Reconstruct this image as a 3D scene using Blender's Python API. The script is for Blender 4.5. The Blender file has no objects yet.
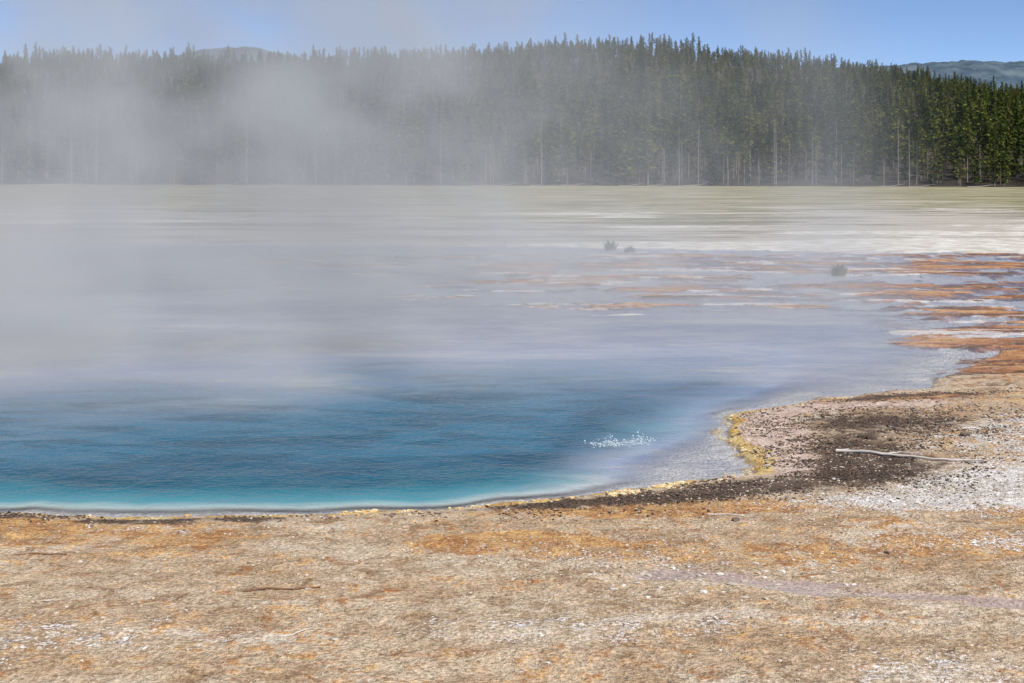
import bpy, math, random
import numpy as np
from mathutils import Vector
random.seed(7); rng=np.random.default_rng(7)
sc=bpy.context.scene
sc.view_settings.view_transform='Standard'; sc.view_settings.look='None'; sc.view_settings.exposure=0
CAMH=3.0
# ---------------------------------------------------------------- helpers
TAB=rng.random((8,256,256))
def vn(x,y,k=0):
    xi=np.floor(x).astype(int); yi=np.floor(y).astype(int)
    fx=x-xi; fy=y-yi; fx=fx*fx*(3-2*fx); fy=fy*fy*(3-2*fy)
    T=TAB[k%8]; a=T[xi%256,yi%256]; b=T[(xi+1)%256,yi%256]; c=T[xi%256,(yi+1)%256]; d=T[(xi+1)%256,(yi+1)%256]
    return (a*(1-fx)+b*fx)*(1-fy)+(c*(1-fx)+d*fx)*fy
def fbm(x,y,o=4,k=0):
    s=0;a=.5;t=0
    for i in range(o):
        s=s+a*vn(x*2**i+17.3*i,y*2**i+9.1*i,k+i); t+=a; a*=.5
    return s/t
def ss(a,b,x):
    t=np.clip((x-a)/(b-a),0,1); return t*t*(3-2*t)
def gs(X,Y,cx,cy,rx,ry,rot=0.0):
    c,s=math.cos(rot),math.sin(rot); u=(X-cx)*c+(Y-cy)*s; v=-(X-cx)*s+(Y-cy)*c
    return np.exp(-((u/rx)**2+(v/ry)**2))
def segdist(X,Y,P,closed=False):
    d=np.full(X.shape,1e9); n=len(P)
    for i in range(n if closed else n-1):
        ax,ay=P[i]; bx,by=P[(i+1)%n]; dx,dy=bx-ax,by-ay
        t=np.clip(((X-ax)*dx+(Y-ay)*dy)/(dx*dx+dy*dy),0,1)
        d=np.minimum(d,np.hypot(X-ax-t*dx,Y-ay-t*dy))
    return d
def inside(X,Y,P):
    r=np.zeros(X.shape,bool); n=len(P)
    for i in range(n):
        ax,ay=P[i]; bx,by=P[(i+1)%n]
        if ay==by: continue
        c=((ay>Y)!=(by>Y))&(X<(bx-ax)*(Y-ay)/(by-ay)+ax); r^=c
    return r
# shoreline of the spring, metres on the ground
SH=[(-60,26),(-25,22),(-14,17),(-9,13.8),(-6.47,12.93),(-4.56,12.66),(-3.36,12.51),(-1.87,12.55),(-.56,12.81),(.44,13.17),(1.23,13.6),
(1.84,13.9),(2.32,14.46),(2.62,15.4),(2.45,16.6),(2.78,17.7),(3.61,18.5),(4.77,19.5),(6.03,20.0),(6.89,22.1),(8.27,24.1),(9.67,25.1),(12.9,26.7),(30,30),(60,36),
(60,57),(35,53),(20,54),(8,57),(0,60),(-15,62),(-35,60),(-60,52)]
STREAM=[(1.1,10.5),(1.4,10.42),(1.78,10.23),(2.44,9.97),(3.0,9.85),(3.6,9.72),(5.5,9.4)]
EDGE=lambda X:388-0.32*np.clip(X,-200,200)
RX=np.array([-700,-288,-200,-102,-40,21,60,106,162,207,252,288,340,700]); 
RP=np.array([52,52,53,59,52,43,42,48,56,66,77,90,94,94])
def ridge(X,Y): return 3+(175-np.interp(X*800/np.clip(Y,330,5000),RX,RP))/1422*800-10.5
def terrain(X,Y):
    w=(fbm(X*1.3,Y*1.3,4,1)-.5)
    d=segdist(X,Y,SH,True); ins=inside(X,Y,SH); s=np.where(ins,-d,d)
    s=s+w*.55*np.clip(Y/16,.6,3)*ss(12,15,Y+0*X) + w*.2
    far=1-ss(15.5,28.5,Y+5*(fbm(X*.3,Y*.3,4,2)-.5)+1.2*np.clip(-X-2,0,6)*.5)
    rgt=1-ss(-.5,2.3,X-.42*(Y-14.5)+.8*(fbm(X*.8,Y*.8,3,6)-.5))
    D=ss(.02,2.6,-s)
    land=.012+.06*(1-np.exp(-np.clip(s,0,None)/1.2))+.02*(fbm(X*.9,Y*.9,3,3)-.5)*ss(.2,1,s)
    land=land+(.022*(fbm(X*7,Y*7,3,4)-.5)+.03*(fbm(X*2.5,Y*4,4,7)-.5))*ss(.02,.5,s)*(1-ss(25,40,Y))
    R=ss(-2.0,1.0,X-(3.4+.165*Y)+3*(fbm(X*.15,Y*.15,3,3)-.5))
    wx=1.2*(fbm(X*.5,Y*.5,3,2)-.5)
    n1=.75*fbm((X+wx)*.48,(Y+wx)*1.15,6,5)+.25*fbm(X*1.6,Y*2.6,4,1)
    mid=np.clip(gs(X,Y,4.5,40,8,9)*.85+gs(X,Y,6,51,18,6)*.9,0,.9)
    Rm=np.clip(R+mid*(1-R),0,1)
    bed=-.035+(n1-.490+.048*R)*.70*Rm-.20*D*far*rgt
    bed=np.where(bed>.02,.02+.08*(bed-.02),bed)
    t=ss(-.05,.05,s)
    z=bed*(1-t)+land*t
    st=segdist(X,Y,STREAM)+.34*(fbm(X*3,Y*5,4,2)-.5)
    z=z-.02*(1-ss(.02,.25,st))*(Y<12)
    hz=ridge(X,Y)*ss(EDGE(X)+0,800,Y)**.8*(1-.35*ss(900,2500,Y))
    hz=hz+(fbm(X*.012,Y*.012,3,6)-.5)*12*ss(EDGE(X)+60,600,Y)
    z=z+hz+.25*ss(90,300,Y)*(fbm(X*.03,Y*.03,3,2)-.5)
    return z,s,D,Rm,n1,st,far,rgt
# ---------------------------------------------------------------- materials
def newmat(n):
    m=bpy.data.materials.new(n); m.use_nodes=True; m.node_tree.nodes.clear(); return m,NB(m.node_tree)
class NB:
    def __init__(s,t): s.t=t
    def n(s,ty,**k):
        x=s.t.nodes.new(ty)
        for a,b in k.items(): setattr(x,a,b)
        return x
    def put(s,i,v):
        if isinstance(v,bpy.types.NodeSocket): s.t.links.new(v,i)
        elif isinstance(v,tuple) and i.type=='RGBA' and len(v)==3: i.default_value=(*v,1)
        else: i.default_value=v
    def m(s,op,a,b=0.0,c=0.0,clamp=False):
        x=s.n('ShaderNodeMath',operation=op,use_clamp=clamp); s.put(x.inputs[0],a); s.put(x.inputs[1],b)
        if op in('MULTIPLY_ADD',): s.put(x.inputs[2],c)
        return x.outputs[0]
    def sm(s,v,a,b,lo=0.0,hi=1.0,typ='SMOOTHSTEP'):
        x=s.n('ShaderNodeMapRange',interpolation_type=typ); s.put(x.inputs[0],v); s.put(x.inputs[1],a); s.put(x.inputs[2],b); s.put(x.inputs[3],lo); s.put(x.inputs[4],hi); return x.outputs[0]
    def mix(s,f,a,b,blend='MIX'):
        x=s.n('ShaderNodeMix',data_type='RGBA',blend_type=blend); s.put(x.inputs[0],f); s.put(x.inputs[6],a); s.put(x.inputs[7],b); return x.outputs[2]
    def noise(s,vec,sc,det=4,rough=.55,dist=0,out=0):
        x=s.n('ShaderNodeTexNoise'); s.put(x.inputs['Vector'],vec); s.put(x.inputs['Scale'],sc); s.put(x.inputs['Detail'],det); s.put(x.inputs['Roughness'],rough); s.put(x.inputs['Distortion'],dist); return x.outputs[out]
    def pos(s): return s.n('ShaderNodeNewGeometry').outputs['Position']
    def attr(s,n): return s.n('ShaderNodeAttribute',attribute_name=n).outputs['Fac']
    def scale(s,v,k):
        x=s.n('ShaderNodeVectorMath',operation='MULTIPLY'); s.put(x.inputs[0],v); x.inputs[1].default_value=k; return x.outputs[0]
    def out(s,surf=None,vol=None):
        o=s.n('ShaderNodeOutputMaterial')
        if surf: s.t.links.new(surf,o.inputs[0])
        if vol: s.t.links.new(vol,o.inputs[1])
    def bsdf(s,col,rough=.9,spec=.3,normal=None):
        p=s.n('ShaderNodeBsdfPrincipled'); s.put(p.inputs['Base Color'],col); s.put(p.inputs['Roughness'],rough); s.put(p.inputs['Specular IOR Level'],spec)
        if normal: s.t.links.new(normal,p.inputs['Normal'])
        return p.outputs[0]
    def bump(s,h,st,di):
        b=s.n('ShaderNodeBump'); s.put(b.inputs['Height'],h); b.inputs['Strength'].default_value=st; b.inputs['Distance'].default_value=di; return b.outputs[0]
# ground material
gm,b=newmat('ground_mat'); P=b.pos()
nF=b.noise(P,34,3,.7); nM=b.noise(P,7,4,.65,.4); nM2=b.noise(P,4.3,4,.7,.8); nL=b.noise(P,1.1,4,.6)
nG=b.noise(b.scale(P,(.35,1,1)),.16,6,.7); nV=b.noise(P,130,1,.6); nR=b.noise(b.scale(P,(.5,1.3,1)),1.0,5,.7,.5)
def layer(col,name,new,amp,w,nz,gain=1.0):
    a=b.attr(name)
    v=b.m('MULTIPLY_ADD',b.m('SUBTRACT',nz,.5),b.m('MULTIPLY',b.sm(a,0,.25),amp),a)
    f=b.sm(v,.5-w,.5+w,0.0,gain); return b.mix(f,col,new),f
col=b.mix(b.sm(nL,.36,.62),(.43,.29,.165),(.62,.49,.345))
col=b.mix(b.sm(nR,.52,.64,0,.65),col,(.36,.235,.135))
col=b.mix(b.sm(nR,.46,.36,0,.65),col,(.74,.65,.54))
col=b.mix(b.sm(nM,.42,.64,0.0,.6),col,(.76,.65,.51))
col=b.mix(b.sm(nM2,.51,.66,0.0,.75),col,(.28,.165,.085))
col,_=layer(col,'bed',b.mix(b.sm(nL,.4,.6),(.74,.70,.66),(.60,.58,.60)),.6,.15,nM)
meadow=b.mix(b.sm(nG,.43,.55),(.45,.39,.24),(.19,.19,.08))
meadow=b.mix(b.sm(nL,.45,.7,0.0,.5),meadow,(.46,.42,.30))
flat=b.mix(b.sm(nG,.44,.55),(.54,.50,.43),(.27,.25,.19))
col,_=layer(col,'flats',flat,1.0,.2,nG)
col,_=layer(col,'meadow',meadow,2.6,.2,nG,.9)
col,_=layer(col,'orange',b.mix(b.sm(nM2,.35,.62),(.70,.41,.15),(.40,.17,.05)),3.0,.32,nM,.88)
col,_=layer(col,'peach',b.mix(b.sm(nM,.4,.6),(.76,.60,.52),(.54,.38,.30)),1.4,.2,nM2,.95)
rc=b.mix(b.sm(nR,.38,.52),(.64,.36,.15),(.42,.15,.045)); rc=b.mix(b.sm(nR,.49,.58),rc,(.10,.048,.028)); rc=b.mix(b.sm(nM,.5,.66,0,.6),rc,(.62,.42,.26)); rc=b.mix(b.sm(nM2,.52,.64,0,.7),rc,(.10,.06,.04))
col,_=layer(col,'rust',rc,1.8,.2,nM2,.95)
col,_=layer(col,'white',b.mix(b.sm(nM,.4,.6),(.82,.79,.76),(.60,.56,.52)),3.0,.12,b.m('MULTIPLY_ADD',nF,.5,b.m('MULTIPLY',nM2,.5)),.95)
col,_=layer(col,'dark',b.mix(b.sm(nF,.4,.6),(.032,.024,.02),(.11,.07,.048)),2.6,.16,b.m('MULTIPLY_ADD',nF,.5,b.m('MULTIPLY',nM,.5)),.93)
col,_=layer(col,'yellow',b.mix(b.sm(nM2,.4,.6),(.74,.57,.26),(.60,.36,.10)),2.4,.15,nM)
col,_=layer(col,'farwhite',b.mix(b.sm(nL,.4,.6),(.86,.83,.76),(.60,.56,.48)),3.0,.12,nG)
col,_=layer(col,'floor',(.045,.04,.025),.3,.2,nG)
col,fw=layer(col,'wet',(.42,.33,.31),.9,.3,nM,.75)
col=b.mix(1.0,col,b.mix(b.sm(nF,.28,.70),(.52,.50,.47),(1.28,1.28,1.28)),'MULTIPLY')
col=b.mix(b.sm(nV,.58,.70,0.0,.6),col,(.15,.10,.07))
h=b.m('MULTIPLY_ADD',nF,.6,b.m('MULTIPLY',nM,1.3))
bs=b.n('ShaderNodeBump'); b.put(bs.inputs['Height'],h); b.put(bs.inputs['Strength'],b.sm(fw,0,1,1.0,.1)); bs.inputs['Distance'].default_value=.045
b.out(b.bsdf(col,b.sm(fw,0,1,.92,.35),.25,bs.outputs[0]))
# ---------------------------------------------------------------- ground
def rangeg(a,step,g,end):
    r=[a]; 
    while r[-1]<end: r.append(r[-1]+step); step*=g
    return r
xr=rangeg(20,.1,1.07,5200); xl=[-v for v in rangeg(20,.14,1.07,5200)][::-1]
xs=np.array(xl[:-1]+list(np.arange(-20,-7,.12))+list(np.arange(-7,7,.03))+list(np.arange(7,19.99,.08))+xr)
yb=[-v for v in rangeg(0,2,1.5,200)][::-1]
ys=np.array(yb[:-1]+list(np.arange(0,7.5,.5))+list(np.arange(7.5,21,.04))+rangeg(21,.045,1.02,7000))
def grid(name,xs,ys,zf,mat):
    X,Y=np.meshgrid(xs,ys); Z=zf(X,Y)
    nx,ny=len(xs),len(ys); me=bpy.data.meshes.new(name)
    co=np.stack([X,Y,Z],-1).reshape(-1,3)
    i=np.arange(nx*ny).reshape(ny,nx); q=np.stack([i[:-1,:-1],i[:-1,1:],i[1:,1:],i[1:,:-1]],-1).reshape(-1,4)
    me.vertices.add(len(co)); me.vertices.foreach_set('co',co.ravel())
    me.loops.add(q.size); me.loops.foreach_set('vertex_index',q.ravel().astype(np.int32))
    me.polygons.add(len(q)); me.polygons.foreach_set('loop_start',np.arange(0,q.size,4,dtype=np.int32)); me.polygons.foreach_set('loop_total',np.full(len(q),4,np.int32))
    me.polygons.foreach_set('use_smooth',np.ones(len(q),bool)); me.update(calc_edges=True)
    me.materials.append(mat); o=bpy.data.objects.new(name,me); sc.collection.objects.link(o); return o,X,Y
def fattr(me,n,v):
    a=me.attributes.new(n,'FLOAT','POINT'); a.data.foreach_set('value',np.ascontiguousarray(v,dtype=np.float32).ravel())
cache={}
def zf(X,Y):
    r=terrain(X,Y); cache['r']=r; return r[0]
ground,X,Y=grid('ground',xs,ys,zf,gm); z,s,D,Rm,n1,st,far,rgt=cache['r']; me=ground.data
land=ss(-.05,.1,s)
fattr(me,'bed',1-ss(-.1,.05,s))
near=1-ss(24,30,Y)
fattr(me,'flats',ss(48,54,Y)*land)
meadow_m=ss(70,150,Y+50*(fbm(X*.03,Y*.03,3,1)-.5)+25*gs(X,Y,-5,85,30,40))*1.0*land
fattr(me,'meadow',meadow_m*(1-.35*ss(.45,.7,fbm(X*.03,Y*.02,4,4))*(1-ss(150,220,Y))))
n2=fbm(X*.8,Y*.8,4,6)
patch=.35+1.25*ss(.38,.62,fbm(X*.6,Y*1.5,4,3))
org=(gs(X,Y,-1.2,11.9,2.4,.75)*.46+gs(X,Y,1.2,12.1,2.2,.6,-.05)*.38+gs(X,Y,-4.2,12.1,1.5,.35)*.36+gs(X,Y,3.5,12.4,2.5,1.0)*.28+gs(X,Y,3.3,10.0,1.0,.35)*.46+gs(X,Y,2.0,11.2,2.4,.5)*.30+.18*near)*patch
org+=gs(X,Y,6.5,16.5,3,2.2)*.35
fattr(me,'orange',org*land*near*ss(.1,.3,s))
peach=gs(X,Y,3.0,16.1,.40,2.0,-.12)*1.1+gs(X,Y,4.4,18.3,1.7,.45,.25)*1.0+ gs(X,Y,2.75,14.7,.3,.6)*.9+.9*ss(.3,.05,s)*ss(1.5,2.2,X)*(Y<19)
fattr(me,'peach',np.clip(peach,0,1)*land)
inter=.30+.95*ss(.36,.54,fbm(X*.6,Y*2.0,5,2))
rust=np.clip(Rm*1.3,0,1)*ss(-.08,-.015,z)*(1-ss(52,57,Y))*(s<0)*inter+land*(s>=0)*ss(19,20.5,Y)*(1-ss(40,50,Y))*(.45+.5*ss(.4,.6,n2))*ss(3.5,5.5,X)*inter
rust+=gs(X,Y,5.3,19.0,1.6,.3,.2)*.75*land+land*gs(X,Y,9,22,4,2.5)*.3+land*gs(X,Y,5.5,17.6,2.5,1.0)*.42
fattr(me,'rust',rust)
dark=gs(X,Y,2.3,13.5,1.6,.42,.42)*1.0+gs(X,Y,3.55,14.9,.85,1.2,0)*.85+gs(X,Y,.9,12.98,.9,.13,.25)*.9+gs(X,Y,4.4,17.0,1.6,1.0)*.66+gs(X,Y,5.0,19.0,1.3,.28,.25)*.9
dark+=gs(X,Y,-5.0,12.45,2.2,.10,.03)*.6+ss(.07,.14,s)*ss(.55,.25,s)*(X<.6)*(Y<14)*(.30+.45*ss(.45,.6,fbm(X*1.2,Y*1.2,3,1)))
dark*=ss(.04,.2,s); fattr(me,'dark',np.clip(dark,0,.9)*land*(1-np.clip(peach,0,1)*.8))
wh=gs(X,Y,4.9,13.4,1.6,1.0)*.76+gs(X,Y,6.5,16,3,2.5)*.52+gs(X,Y,3.4,12.8,1.2,.4)*.5+gs(X,Y,1.0,10.9,1.2,.4)*.36+gs(X,Y,-3.2,9.0,1.5,.6)*.42+gs(X,Y,-3,12.0,1.2,.3)*.3+gs(X,Y,.5,9.2,1.5,.4)*.38+gs(X,Y,2.4,8.4,.8,.5)*.36+gs(X,Y,4.2,11.3,1.6,.5)*.4
fattr(me,'white',wh*land*near)
ye=ss(.22,.08,s)*ss(-.08,.05,s)*(.40*ss(-2.0,.5,X)+.50)*(Y<18.5)
ye*=.35+1.15*ss(.32,.56,fbm(X*2.2,Y*2.2,3,7)); fattr(me,'yellow',ye)
strk=fbm(X*.05,Y*.10,5,3)
fwh=ss(51,55,Y)*(1-ss(56,61,Y-.28*X))*ss(-30,10,X)*.9+ .5*ss(.45,.62,strk)*ss(55,60,Y)*(1-ss(90,170,Y))
fattr(me,'farwhite',fwh*land)
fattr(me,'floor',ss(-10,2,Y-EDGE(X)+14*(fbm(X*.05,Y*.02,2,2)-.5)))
fattr(me,'wet',(1-ss(.0,.26,st))*(Y<12)*1.0)
# ---------------------------------------------------------------- water
wm,b=newmat('hot_spring_water_mat'); P=b.pos(); d=b.attr('depth'); fa=b.attr('deepzone')
nn=b.noise(P,.45,3,.6,.5); n3=b.noise(b.scale(P,(.6,1.5,1)),1.1,5,.65,.6); n5=b.noise(b.scale(P,(.5,1.2,1)),.35,5,.65,.6)
dd=b.m('ADD',d,b.m('MULTIPLY',b.m('SUBTRACT',nn,.5),b.sm(d,0,.6,0.0,.7)))
rp=b.n('ShaderNodeValToRGB'); b.put(rp.inputs[0],dd); e=rp.color_ramp.elements
e[0].position=0;e[0].color=(.60,.60,.54,1); e[1].position=1; e[1].color=(.020,.135,.225,1)
for p_,c_ in((.03,(.34,.46,.46)),(.08,(.07,.27,.33)),(.22,(.016,.18,.245)),(.5,(.006,.105,.165)),(.80,(.008,.085,.15))):
    q=e.new(p_); q.color=(*c_,1)
wc=b.mix(b.sm(n3,.46,.62,0.0,.6),rp.outputs[0],(.005,.05,.09)); wc=b.mix(b.sm(d,.2,.6),rp.outputs[0],wc)
shc=b.mix(b.sm(n3,.38,.62),(.30,.34,.47),(.44,.46,.54)); shc=b.mix(b.sm(n5,.50,.64,0,.7),shc,(.19,.25,.41)); shc=b.mix(b.sm(n5,.46,.34,0,.75),shc,(.60,.57,.53))
wc=b.mix(b.sm(b.m('MULTIPLY_ADD',b.m('SUBTRACT',n3,.5),.5,fa),.1,.95),shc,wc)
ff=b.noise(P,14,4,.75,1.5); foam=b.sm(b.m('MULTIPLY_ADD',b.m('SUBTRACT',ff,.5),2.4,b.attr('foam')),.45,.75,0,.9)
wc=b.mix(foam,wc,(.62,.70,.72))
body=b.n('ShaderNodeBsdfDiffuse'); b.put(body.inputs[0],wc)
tr=b.n('ShaderNodeBsdfTransparent'); b.put(tr.inputs[0],(.92,.94,.97))
mx=b.n('ShaderNodeMixShader'); b.put(mx.inputs[0],b.attr('opac')); b.put(mx.inputs[1],tr.outputs[0]); b.put(mx.inputs[2],body.outputs[0])
w1=b.noise(b.scale(P,(1,1.6,1)),9,2,.6,.3); w2=b.noise(P,1.6,2,.6)
bp=b.bump(b.m('MULTIPLY_ADD',w2,3.0,w1),.8,.03)
gl=b.n('ShaderNodeBsdfGlossy'); b.put(gl.inputs['Roughness'],.2); b.t.links.new(bp,gl.inputs['Normal']); b.put(gl.inputs[0],(.95,.95,.95))
fr=b.n('ShaderNodeFresnel'); fr.inputs[0].default_value=1.33; b.t.links.new(bp,fr.inputs['Normal'])
m2=b.n('ShaderNodeMixShader'); b.put(m2.inputs[0],b.m('MULTIPLY',fr.outputs[0],.7)); b.put(m2.inputs[1],mx.outputs[0]); b.put(m2.inputs[2],gl.outputs[0])
b.out(m2.outputs[0])
wx=np.concatenate([np.arange(-62,-10,.4),np.arange(-10,8,.06),np.arange(8,62,.4)]); wy=np.concatenate([np.arange(12,22,.06),np.arange(22,64,.25)])
water,WX,WY=grid('water',wx,wy,lambda X,Y:X*0,wm)
z2,s2,D2,R2,_,_,f2,r2=terrain(WX,WY)
pale=gs(WX,WY,-8.2,25,1.5,3.5)+gs(WX,WY,-5.3,25,.65,2)+gs(WX,WY,-2.8,24.5,1.2,1.6)
dz=f2*r2
fattr(water.data,'depth',D2); fattr(water.data,'deepzone',dz); fattr(water.data,'foam',gs(WX,WY,1.05,15.85,.22,.22)*.66+gs(WX,WY,1.42,16.0,.16,.28)*.64)
fattr(water.data,'opac',np.clip(ss(.0,.03,D2)*ss(.05,.5,dz)+.75*ss(.1,2,-s2)*(1-np.clip(R2*1.1,0,.8))*(1-np.clip(pale,0,1)),0,1))
# ---------------------------------------------------------------- scattered stones etc (one mesh each)
def ico():
    import bmesh
    bm=bmesh.new(); bmesh.ops.create_icosphere(bm,subdivisions=1,radius=1); v=np.array([x.co[:] for x in bm.verts]); f=np.array([[q.index for q in p.verts] for p in bm.faces]); bm.free(); return v,f
IV,IF=ico()
def zat(x,y): return terrain(np.atleast_1d(np.array(x,float)),np.atleast_1d(np.array(y,float)))[0]
def scatter(name,px,py,size,mat,flat=.5,sink=.3):
    n=len(px); pz=zat(px,py); V=IV[None]*(1+.45*(rng.random((n,len(IV),1))-.5)*1.6)
    V=V*np.stack([size*(.7+.8*rng.random(n)),size*(.7+.6*rng.random(n)),size*flat*(.6+.8*rng.random(n))],-1)[:,None]
    a=rng.random(n)*6.28; c,s_=np.cos(a)[:,None],np.sin(a)[:,None]
    VX=V[...,0]*c-V[...,1]*s_; VY=V[...,0]*s_+V[...,1]*c
    co=np.stack([VX+px[:,None],VY+py[:,None],V[...,2]+(pz+size*flat*(1-2*sink)*.5)[:,None]],-1).reshape(-1,3)
    F=(IF[None]+np.arange(n)[:,None,None]*len(IV)).reshape(-1,3)
    m=bpy.data.meshes.new(name); m.from_pydata(co.tolist(),[],F.tolist()); m.materials.append(mat)
    col=np.repeat(rng.random(n),len(IV)); fattr(m,'tone_mix',col)
    o=bpy.data.objects.new(name,m); sc.collection.objects.link(o); return o
def rockmat(n,a,c):
    m,b=newmat(n); k=b.mix(b.attr('tone_mix'),a,c); nz=b.noise(b.pos(),60,2); k=b.mix(1.0,k,b.mix(nz,(.6,.6,.6),(1.3,1.3,1.3)),'MULTIPLY'); b.out(b.bsdf(k,.85,.3)); return m
def sample(fn,n,x0,x1,y0,y1):
    ox=[];oy=[]
    while sum(map(len,ox))<n:
        x=rng.uniform(x0,x1,20000); y=rng.uniform(y0,y1,20000); k=rng.random(20000)<fn(x,y); ox.append(x[k]); oy.append(y[k])
    return np.concatenate(ox)[:n],np.concatenate(oy)[:n]
def landok(x,y): return terrain(x,y)[1]>.06
def darkf(x,y):
    return (gs(x,y,2.3,13.5,1.6,.4,.42)+gs(x,y,3.55,14.9,.8,1.2)+gs(x,y,.9,12.98,1.0,.13,.25)+.6*gs(x,y,4.6,17,1.6,1)+.35*gs(x,y,5.2,19,1.5,.3,.25)+.8*gs(x,y,-5,12.45,2.2,.1,.03)+.35*gs(x,y,-2,12.35,2.5,.12,.03))*landok(x,y)*(fbm(x*3,y*3,3,2)>.42)
x,y=sample(darkf,16000,-8,8,12,20); scatter('dark_gravel',x,y,.005+.011*rng.random(16000)**2.5,rockmat('dark_gravel_mat',(.025,.02,.017),(.16,.11,.08)),.6,.2)
x,y=sample(lambda x,y:(.16+.6*gs(x,y,1.1,11,1.5,1.2)+.4*gs(x,y,4,13,2.5,2))*landok(x,y)*(fbm(x*1.5,y*1.5,3,2)>.45)*1.0,16000,-5,8,7.5,17); scatter('gravel',x,y,.004+.011*rng.random(16000)**3,rockmat('gravel_mat',(.24,.16,.09),(.66,.57,.46)),.55,.3)
x,y=sample(lambda x,y:((.8*gs(x,y,1.2,10.2,.5,.35)+.5*gs(x,y,2.3,10.4,.5,.2)+.25*gs(x,y,4.5,13.5,1.6,1.2)+.012))*landok(x,y),420,-4,7,8,16); scatter('pale_stones',x,y,.008+.022*rng.random(420)**2.5,rockmat('pale_stone_mat',(.45,.38,.30),(.70,.65,.58)),.4,.3)
# yellow mineral crust lumps along the rim
cx=[];cy=[]
for (ax,ay,bx,by,n) in((.55,13.1,1.75,13.8,420),(-.75,12.72,-.2,12.9,110),(.1,13.02,.4,13.12,90),(2.0,14.0,2.5,14.7,200),(2.2,16.2,2.75,17.8,240),(2.6,15.0,2.4,16.5,200),(-4.8,12.55,-1,12.52,220),(3.0,18.0,4.6,19.2,120),(-1.6,12.55,-.8,12.65,140)):
    t=rng.random(n); g=fbm(t*9,t*0,2,int(n)%5)>.45; j=rng.normal(0,.06,n); cx.append((ax+(bx-ax)*t-j*.4)[g]); cy.append((ay+(by-ay)*t+j)[g])
cx=np.concatenate(cx); cy=np.concatenate(cy); scatter('mineral_crust',cx,cy,.008+.020*rng.random(len(cx))**2,rockmat('crust_mat',(.62,.38,.12),(.76,.68,.46)),.4,.15)
# small rocks
rx=np.array([3.92,4.0,4.08,4.2,3.96,3.5,4.45,5.1,1.9,2.9]);ry=np.array([15.9,15.8,15.95,15.7,14.25,15.6,16.4,16,12.1,11.0]); scatter('rocks',rx,ry,np.array([.05,.06,.045,.04,.045,.035,.04,.05,.03,.025]),rockmat('rock_mat',(.10,.07,.05),(.2,.15,.11)),.7,.1)
# ---------------------------------------------------------------- branches
def tubes(paths,sides=7):
    V=[];F=[]
    for pts,r0,r1 in paths:
        pts=[Vector(p) for p in pts]; n=len(pts); base=len(V)
        for i,p in enumerate(pts):
            t=(pts[min(i+1,n-1)]-pts[max(i-1,0)]).normalized(); u=t.cross(Vector((0,0,1)));
            if u.length<.1: u=t.cross(Vector((1,0,0)))
            u.normalize(); w=t.cross(u); r=r0+(r1-r0)*i/(n-1)
            for k in range(sides):
                a=6.2832*k/sides; V.append(tuple(p+(u*math.cos(a)+w*math.sin(a))*r*(1+.15*math.sin(i*3.1+k))))
        for i in range(n-1):
            for k in range(sides):
                k2=(k+1)%sides; F.append((base+i*sides+k,base+i*sides+k2,base+(i+1)*sides+k2,base+(i+1)*sides+k))
        F.append(tuple(base+k for k in range(sides))); F.append(tuple(base+(n-1)*sides+k for k in range(sides))[::-1])
    return V,F
def lay(xy,r,sub=5,wob=.012):
    out=[]
    for i in range(len(xy)-1):
        for j in range(sub):
            t=j/sub; out.append((xy[i][0]+(xy[i+1][0]-xy[i][0])*t,xy[i][1]+(xy[i+1][1]-xy[i][1])*t))
    out.append(xy[-1]); return [(a+random.uniform(-wob,wob),c+random.uniform(-wob,wob),float(zat(a,c)[0])+r*.9) for a,c in out]
wood,b=newmat('weathered_wood_mat'); nz=b.noise(b.scale(b.pos(),(8,60,60)),1,4); b.out(b.bsdf(b.mix(nz,(.40,.34,.29),(.75,.69,.63)),.85,.2))
wood2,b=newmat('brown_wood_mat'); nz=b.noise(b.pos(),40,4); b.out(b.bsdf(b.mix(nz,(.12,.06,.035),(.3,.17,.1)),.85,.2))
def tubeobj(name,paths,mat):
    V,F=tubes(paths); m=bpy.data.meshes.new(name); m.from_pydata(V,[],F); m.materials.append(mat)
    for p in m.polygons: p.use_smooth=True
    o=bpy.data.objects.new(name,m); sc.collection.objects.link(o)
tubeobj('fallen_branch',[(lay([(3.47,15.2),(3.9,14.92),(4.31,14.64),(4.8,14.5)],.022,5,.025),.019,.008),(lay([(3.9,14.92),(4.1,15.05),(4.3,15.0)],.012),.010,.004),(lay([(3.47,15.2),(3.62,15.28)],.012),.010,.005)],wood)
tubeobj('twig',[(lay([(-1.9,10.03),(-1.6,10.05),(-1.36,10.1)],.008),.009,.005)],wood2)
tubeobj('twig',[(lay([(-3.8,11.05),(-3.45,11.0)],.007),.008,.004)],wood2)
tubeobj('twig',[(lay([(-1.48,9.05),(-1.3,9.2)],.006),.007,.004)],wood)
tubeobj('twig',[(lay([(1.7,12.35),(2.1,12.2)],.006),.007,.004)],wood)
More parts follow.
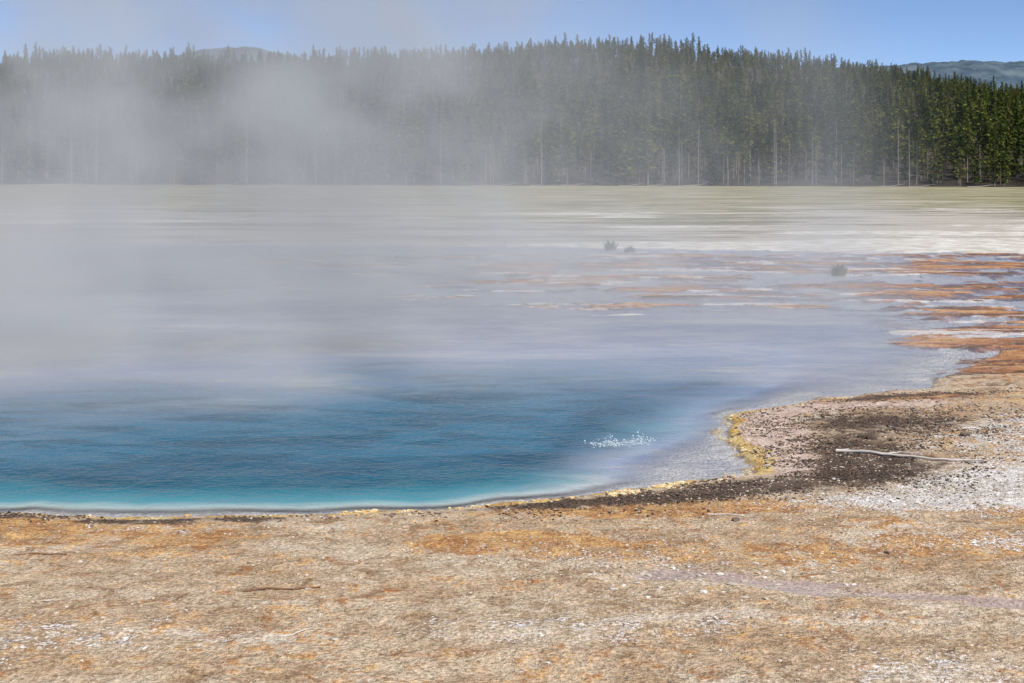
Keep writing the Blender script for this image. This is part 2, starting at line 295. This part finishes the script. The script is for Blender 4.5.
# ---------------------------------------------------------------- grass clumps
gmat,b=newmat('grass_mat'); nz=b.noise(b.pos(),6,3); b.out(b.bsdf(b.mix(nz,(.06,.055,.02),(.17,.13,.05)),.8,.2))
def clump(x,y,h,n=160,r=.22):
    V=[];F=[]; z0=float(zat(x,y)[0])
    for i in range(n):
        a=random.uniform(0,6.28); q=r*random.random()**.7; bx,by=x+q*math.cos(a),y+q*math.sin(a); hh=h*random.uniform(.45,1)*(1-.4*q/r); lx,ly=random.gauss(0,.25)*hh+math.cos(a)*.2*hh,random.gauss(0,.25)*hh; w=.018; k=len(V)
        c,s_=math.cos(a+1.3)*w,math.sin(a+1.3)*w
        V+= [(bx-c,by-s_,z0-.03),(bx+c,by+s_,z0-.03),(bx+lx*.5+c*.7,by+ly*.5+s_*.7,z0+hh*.6),(bx+lx*.5-c*.7,by+ly*.5-s_*.7,z0+hh*.6),(bx+lx,by+ly,z0+hh)]; F+=[(k,k+1,k+2,k+3),(k+3,k+2,k+4)]
    m=bpy.data.meshes.new('grass_clump'); m.from_pydata(V,[],F); m.materials.append(gmat); o=bpy.data.objects.new('grass_clump',m); sc.collection.objects.link(o)
clump(3.95,57,.6); clump(4.6,55.5,.35); clump(9.8,42.6,.42)
# ---------------------------------------------------------------- boiling water
fm,b=newmat('foam_mat'); b.out(b.bsdf((.55,.66,.70),.2,.5))
n=260; t=rng.random(n); cxs=np.where(rng.random(n)<.6,1.06,1.42); fx=cxs+rng.normal(0,.12,n); fy=15.9+rng.normal(0,.11,n)+.4*(fx-1.2)*(fx>1.3)
hh=np.exp(-((fx-cxs)/.10)**2)*.12*rng.random(n)**2
V=IV[None]*(1+.5*(rng.random((n,len(IV),1))-.5)); sz=.002+.006*rng.random(n)**3
V=V*np.stack([sz*1.6,sz*1.6,sz*(.8+.8*rng.random(n))],-1)[:,None]+np.stack([fx,fy,hh+.001],-1)[:,None]
F=(IF[None]+np.arange(n)[:,None,None]*len(IV)).reshape(-1,3)
m=bpy.data.meshes.new('boiling_water_splash'); m.from_pydata(V.reshape(-1,3).tolist(),[],F.tolist()); m.materials.append(fm); 
for p in m.polygons: p.use_smooth=True
o=bpy.data.objects.new('boiling_water_splash',m); sc.collection.objects.link(o)
# ---------------------------------------------------------------- trees
bark,b=newmat('pine_bark_mat'); oi=b.n('ShaderNodeObjectInfo').outputs['Random']; b.out(b.bsdf(b.mix(oi,(.16,.12,.09),(.36,.31,.26)),.9,.1))
fol,b=newmat('pine_needles_mat'); oi=b.n('ShaderNodeObjectInfo').outputs['Random']; c=b.mix(b.sm(oi,.0,1.0),(.032,.058,.016),(.150,.160,.042)); c=b.mix(b.attr('tone_mix'),b.mix(1.0,c,(.3,.35,.35),'MULTIPLY'),b.mix(1.0,c,(1.8,1.7,1.3),'MULTIPLY'))
di=b.n('ShaderNodeBsdfDiffuse'); b.put(di.inputs[0],c); b.out(di.outputs[0])
dead,b=newmat('dead_wood_mat'); b.out(b.bsdf((.30,.27,.245),.9,.1))
forest=bpy.data.collections.new('pine_trees')
def pine(i,H,cb,R,deadtree=False):
    V=[];F=[];M=[];rn=[]
    lean=random.uniform(-.3,.3)
    pts=[(lean*t*t,.1*math.sin(t*5),H*t) for t in [0,.15,.3,.45,.6,.75,.9,1]]
    v,f=tubes([(pts,.007*H+.03,.02)],5); V+=v;F+=f;M+=[0]*len(f);rn+=[.5]*len(v)
    nb=int(H*(4.2 if not deadtree else 7)); start=cb*H*(.45 if not deadtree else .4)
    for k in range(nb):
        h=start+(H*.985-start)*(k+random.random())/nb; t=(h-cb*H)/(H-cb*H); a=random.uniform(0,6.28)
        if t<0 or deadtree:
            if random.random()<.5 and not deadtree: continue
            L=R*random.uniform(.3,.8)*(1 if not deadtree else max(.15,1-h/H)*1.5); 
            p0=Vector((lean*(h/H)**2,0,h)); p1=p0+Vector((math.cos(a)*L,math.sin(a)*L,random.uniform(-.2,.3)*L)); v,f=tubes([([p0,p1],.03,.012)],3); o0=len(V); V+=v;F+=[tuple(q+o0 for q in g) for g in f];M+=[0]*len(f);rn+=[.5]*len(v); continue
        prof=min(1,t*4+.35)*(1-t)**.65+.06
        L=R*prof*random.uniform(.4,1.35)
        nc=max(2,int(L*2.6))
        droop=random.uniform(-.3,.05); tone=random.gauss(0,.18)
        for j in range(nc):
            q=(j+.6)/nc; rr=L*q; c0=Vector((lean*(h/H)**2+math.cos(a)*rr,math.sin(a)*rr,h+droop*rr+.15*rr*q))
            for w in range(4):
                cc=c0+Vector((random.gauss(0,.2),random.gauss(0,.2),random.gauss(0,.13)))
                S=random.uniform(.26,.5)
                d1=Vector((math.cos(a)+random.gauss(0,.6),math.sin(a)+random.gauss(0,.6),random.gauss(.2,.4))).normalized(); d2=d1.cross(Vector((random.gauss(0,.5),random.gauss(0,.5),random.gauss(0,1)))).normalized()
                o0=len(V); V+=[tuple(cc-d1*S-d2*S*.3),tuple(cc-d1*S*.4+d2*S*.6),tuple(cc+d1*S*1.1)]; F.append((o0,o0+1,o0+2)); M.append(1); rn+=[min(1,max(0,.1+.65*q+tone+random.gauss(0,.2)))]*3  # needle tone goes lighter from trunk to branch tip, plus random spread
    m=bpy.data.meshes.new('pine_tree_%d'%i); m.from_pydata(V,[],F); m.materials.append(bark if not deadtree else dead); m.materials.append(fol); m.polygons.foreach_set('material_index',np.array(M,np.int32)); fattr(m,'tone_mix',np.array(rn))
    o=bpy.data.objects.new('pine_tree_%02d'%i,m); forest.objects.link(o)
specs=[(18,.36,2.3),(17,.25,2.7),(19,.42,2.2),(16,.18,2.8),(18,.32,2.1),(14,.1,2.6),(20,.46,2.3),(10,.03,2.4)]
for i,(H,cb,R) in enumerate(specs): pine(i,H,cb,R)
for i in range(3): pine(8+i,[16,12,17][i],.3,1.6,True)
def make_forest(name,x,y,zz,sc_,idx):
    m=bpy.data.meshes.new(name); m.vertices.add(len(x)); m.vertices.foreach_set('co',np.stack([x,y,zz],-1).astype(np.float32).ravel())
    fattr(m,'s',sc_); fattr(m,'rot',rng.random(len(x))*6.28); a=m.attributes.new('idx','INT','POINT'); a.data.foreach_set('value',idx.astype(np.int32))
    o=bpy.data.objects.new(name,m); sc.collection.objects.link(o)
    g=bpy.data.node_groups.new(name+'_nodes','GeometryNodeTree'); g.interface.new_socket('Geometry',in_out='INPUT',socket_type='NodeSocketGeometry'); g.interface.new_socket('Geometry',in_out='OUTPUT',socket_type='NodeSocketGeometry')
    N=g.nodes.new; L=g.links.new
    i=N('NodeGroupInput'); u=N('NodeGroupOutput'); ci=N('GeometryNodeCollectionInfo'); ci.inputs[0].default_value=forest; ci.inputs[1].default_value=True; ci.inputs[2].default_value=True
    ip=N('GeometryNodeInstanceOnPoints'); ip.inputs['Pick Instance'].default_value=True
    def na(n,t): q=N('GeometryNodeInputNamedAttribute'); q.data_type=t; q.inputs[0].default_value=n; return [k for k in q.outputs if k.enabled][0]
    cx=N('ShaderNodeCombineXYZ'); L(na('rot','FLOAT'),cx.inputs[2]); cs=N('ShaderNodeCombineXYZ'); sa=na('s','FLOAT'); [L(sa,cs.inputs[k]) for k in range(3)]
    L(i.outputs[0],ip.inputs['Points']); L(ci.outputs[0],ip.inputs['Instance']); L(na('idx','INT'),ip.inputs['Instance Index']); L(cx.outputs[0],ip.inputs['Rotation']); L(cs.outputs[0],ip.inputs['Scale']); L(ip.outputs[0],u.inputs[0])
    md=o.modifiers.new('trees','NODES'); md.node_group=g
sp=5.5; gx,gy=np.meshgrid(np.arange(-420,420,sp),np.arange(270,880,sp)); gx=gx.ravel()+rng.uniform(-2.7,2.7,gx.size); gy=gy.ravel()+rng.uniform(-2.7,2.7,gy.size)
e=EDGE(gx)+16*(fbm(gx*.05,gx*0,3,2)-.5)
k=(gy>e)&(np.abs(gx)<.42*gy+15)&(rng.random(gx.size)<.95-.4*(fbm(gx*.04,gy*.03,3,5)>.6)*(gy>e+60))
gx,gy,e=gx[k],gy[k],e[k]; gz=terrain(gx,gy)[0]-.1
S=(.58+.55*rng.random(len(gx)))*(1+.12*ss(50,-250,gx)-.12*ss(0,250,gx))*(1-.42*ss(430,680,gy))*(.7+.6*fbm(gx*.03,gy*.03,3,1))
idx=rng.integers(0,8,len(gx)); fr_=(gy-e)<16; dm=fr_&(rng.random(len(gx))<.34); idx=np.where(dm,8+rng.integers(0,3,len(gx)),idx)
ym=fr_&(~dm)&(rng.random(len(gx))<.3); idx=np.where(ym,np.where(rng.random(len(gx))<.5,5,7),idx)
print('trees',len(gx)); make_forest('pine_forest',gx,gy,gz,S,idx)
# fallen logs at forest foot
paths=[]
for i in range(26):
    x=random.uniform(-150,150); y=float(EDGE(np.array(x)))-random.uniform(2,14); a=random.uniform(-.6,.6); L=random.uniform(3,8); zz=float(zat(x,y)[0])+.1
    paths.append(([(x-L/2*math.cos(a),y-L/2*math.sin(a),zz),(x,y,zz+.05),(x+L/2*math.cos(a),y+L/2*math.sin(a),zz+random.uniform(0,.7))],.13,.07))
tubeobj('fallen_logs',paths,dead)
# ---------------------------------------------------------------- distant hills
hm,b=newmat('hills_mat'); nz=b.noise(b.pos(),.02,6,.7); n4=b.noise(b.pos(),.004,4,.6); c=b.mix(b.sm(nz,.35,.65),(.055,.085,.12),(.11,.155,.185)); c=b.mix(b.sm(n4,.55,.66,0.0,.5),c,(.20,.23,.24)); b.out(b.bsdf(c,1,.0))  # aerial haze put into the forest colour as a bluish tint
hx=np.arange(-4500,4500,14.); hy=np.concatenate([np.arange(2600,3700,25.),np.arange(3700,5600,120.)])
def hz(X,Y):
    r=np.interp(X,[-4500,-1500,-900,-760,-640,-520,0,900,1150,1300,1800,4500],[255,275,290,322,328,295,240,278,296,294,288,260])
    return (r-8+18*(fbm(X*.004,Y*.004,5,2)-.5)+9*vn(X*.07,Y*.07,1))*ss(2600,3600,Y)
grid('hills',hx,hy,hz,hm)
# ---------------------------------------------------------------- steam (fog volume grid)
sm,b=newmat('steam_mat'); vs=b.n('ShaderNodeVolumeScatter'); b.put(vs.inputs['Color'],(.99,.99,.995)); b.put(vs.inputs['Density'],b.attr('density')); vs.inputs['Anisotropy'].default_value=-.3
b.out(None,vs.outputs[0]); sm.cycles.volume_step_rate=6.0
g=bpy.data.node_groups.new('steam_nodes','GeometryNodeTree'); g.interface.new_socket('Geometry',in_out='INPUT',socket_type='NodeSocketGeometry'); g.interface.new_socket('Geometry',in_out='OUTPUT',socket_type='NodeSocketGeometry')
b=NB(g); pos=b.n('GeometryNodeInputPosition').outputs[0]; sp_=b.n('ShaderNodeSeparateXYZ'); b.put(sp_.inputs[0],pos); x_,y_,z_=sp_.outputs
vv=b.n('ShaderNodeCombineXYZ'); b.put(vv.inputs[0],b.m('ADD',x_,b.m('MULTIPLY',z_,.25))); b.put(vv.inputs[1],b.m('MULTIPLY',y_,.7)); b.put(vv.inputs[2],b.m('MULTIPLY',z_,1.1))
nz=b.noise(vv.outputs[0],.23,6,.64,.5)
wis=b.sm(nz,.45,.64)
edge=b.m('MULTIPLY',b.sm(y_,14.5,22),b.sm(y_,44,60,1.0,0.0))
right=b.sm(b.m('SUBTRACT',x_,b.m('MULTIPLY',y_,.21)),-1.0,3.5,1.0,0.0)
leftm=b.sm(x_,-4.5,3.5,1.0,.15)
zf1=b.m('EXPONENT',b.m('MULTIPLY',z_,-.8)); zf2=b.sm(z_,6,15,1.0,.35)
low=b.m('MULTIPLY',b.m('MULTIPLY',zf1,.062),b.sm(nz,.38,.60,.3,1.3))
wz=b.m('MULTIPLY',b.m('MULTIPLY',wis,leftm),b.m('MULTIPLY',zf2,.145))
den=b.m('MULTIPLY',b.m('MULTIPLY',b.m('ADD',low,wz),edge),right)
den=b.m('MULTIPLY',den,b.sm(z_,12.5,14.5,1.0,0.0))
den=b.m('MULTIPLY',den,b.sm(x_,-26,-20))
vc=b.n('GeometryNodeVolumeCube'); b.put(vc.inputs['Density'],den); vc.inputs['Min'].default_value=(-27,14,.05); vc.inputs['Max'].default_value=(19,61,15)
for a_,r_ in zip(('Resolution X','Resolution Y','Resolution Z'),(110,110,44)): vc.inputs[a_].default_value=r_
sm_=b.n('GeometryNodeSetMaterial'); g.links.new(vc.outputs[0],sm_.inputs[0]); sm_.inputs['Material'].default_value=sm
u=b.n('NodeGroupOutput'); b.n('NodeGroupInput'); g.links.new(sm_.outputs[0],u.inputs[0])
m=bpy.data.meshes.new('steam'); m.materials.append(sm); so=bpy.data.objects.new('steam',m); sc.collection.objects.link(so); so.modifiers.new('steam','NODES').node_group=g
# ---------------------------------------------------------------- light, sky, camera
el=math.radians(52); az=math.radians(140)
w=bpy.data.worlds.new('World'); sc.world=w; w.use_nodes=True; nt=w.node_tree; bg=nt.nodes['Background']; sky=nt.nodes.new('ShaderNodeTexSky'); sky.sky_type='NISHITA'; sky.sun_disc=False; sky.sun_elevation=el; sky.sun_rotation=az; sky.air_density=.5; sky.dust_density=0; sky.ozone_density=1.8; sky.altitude=2400
nt.links.new(sky.outputs[0],bg.inputs[0]); bg.inputs[1].default_value=.15
l=bpy.data.lights.new('sun','SUN'); l.energy=5.0; l.angle=math.radians(.5); l.color=(1,.96,.9); lo=bpy.data.objects.new('sun',l); sc.collection.objects.link(lo)
S=Vector((math.sin(az)*math.cos(el),math.cos(az)*math.cos(el),math.sin(el))); lo.rotation_euler=S.to_track_quat('Z','Y').to_euler()
c=bpy.data.cameras.new('camera'); c.lens=50; c.sensor_width=36; c.shift_y=-166.5/1024; c.clip_end=20000; c.clip_start=.1
co=bpy.data.objects.new('camera',c); sc.collection.objects.link(co); co.location=(0,0,CAMH); co.rotation_euler=(math.radians(90),0,0); sc.camera=co
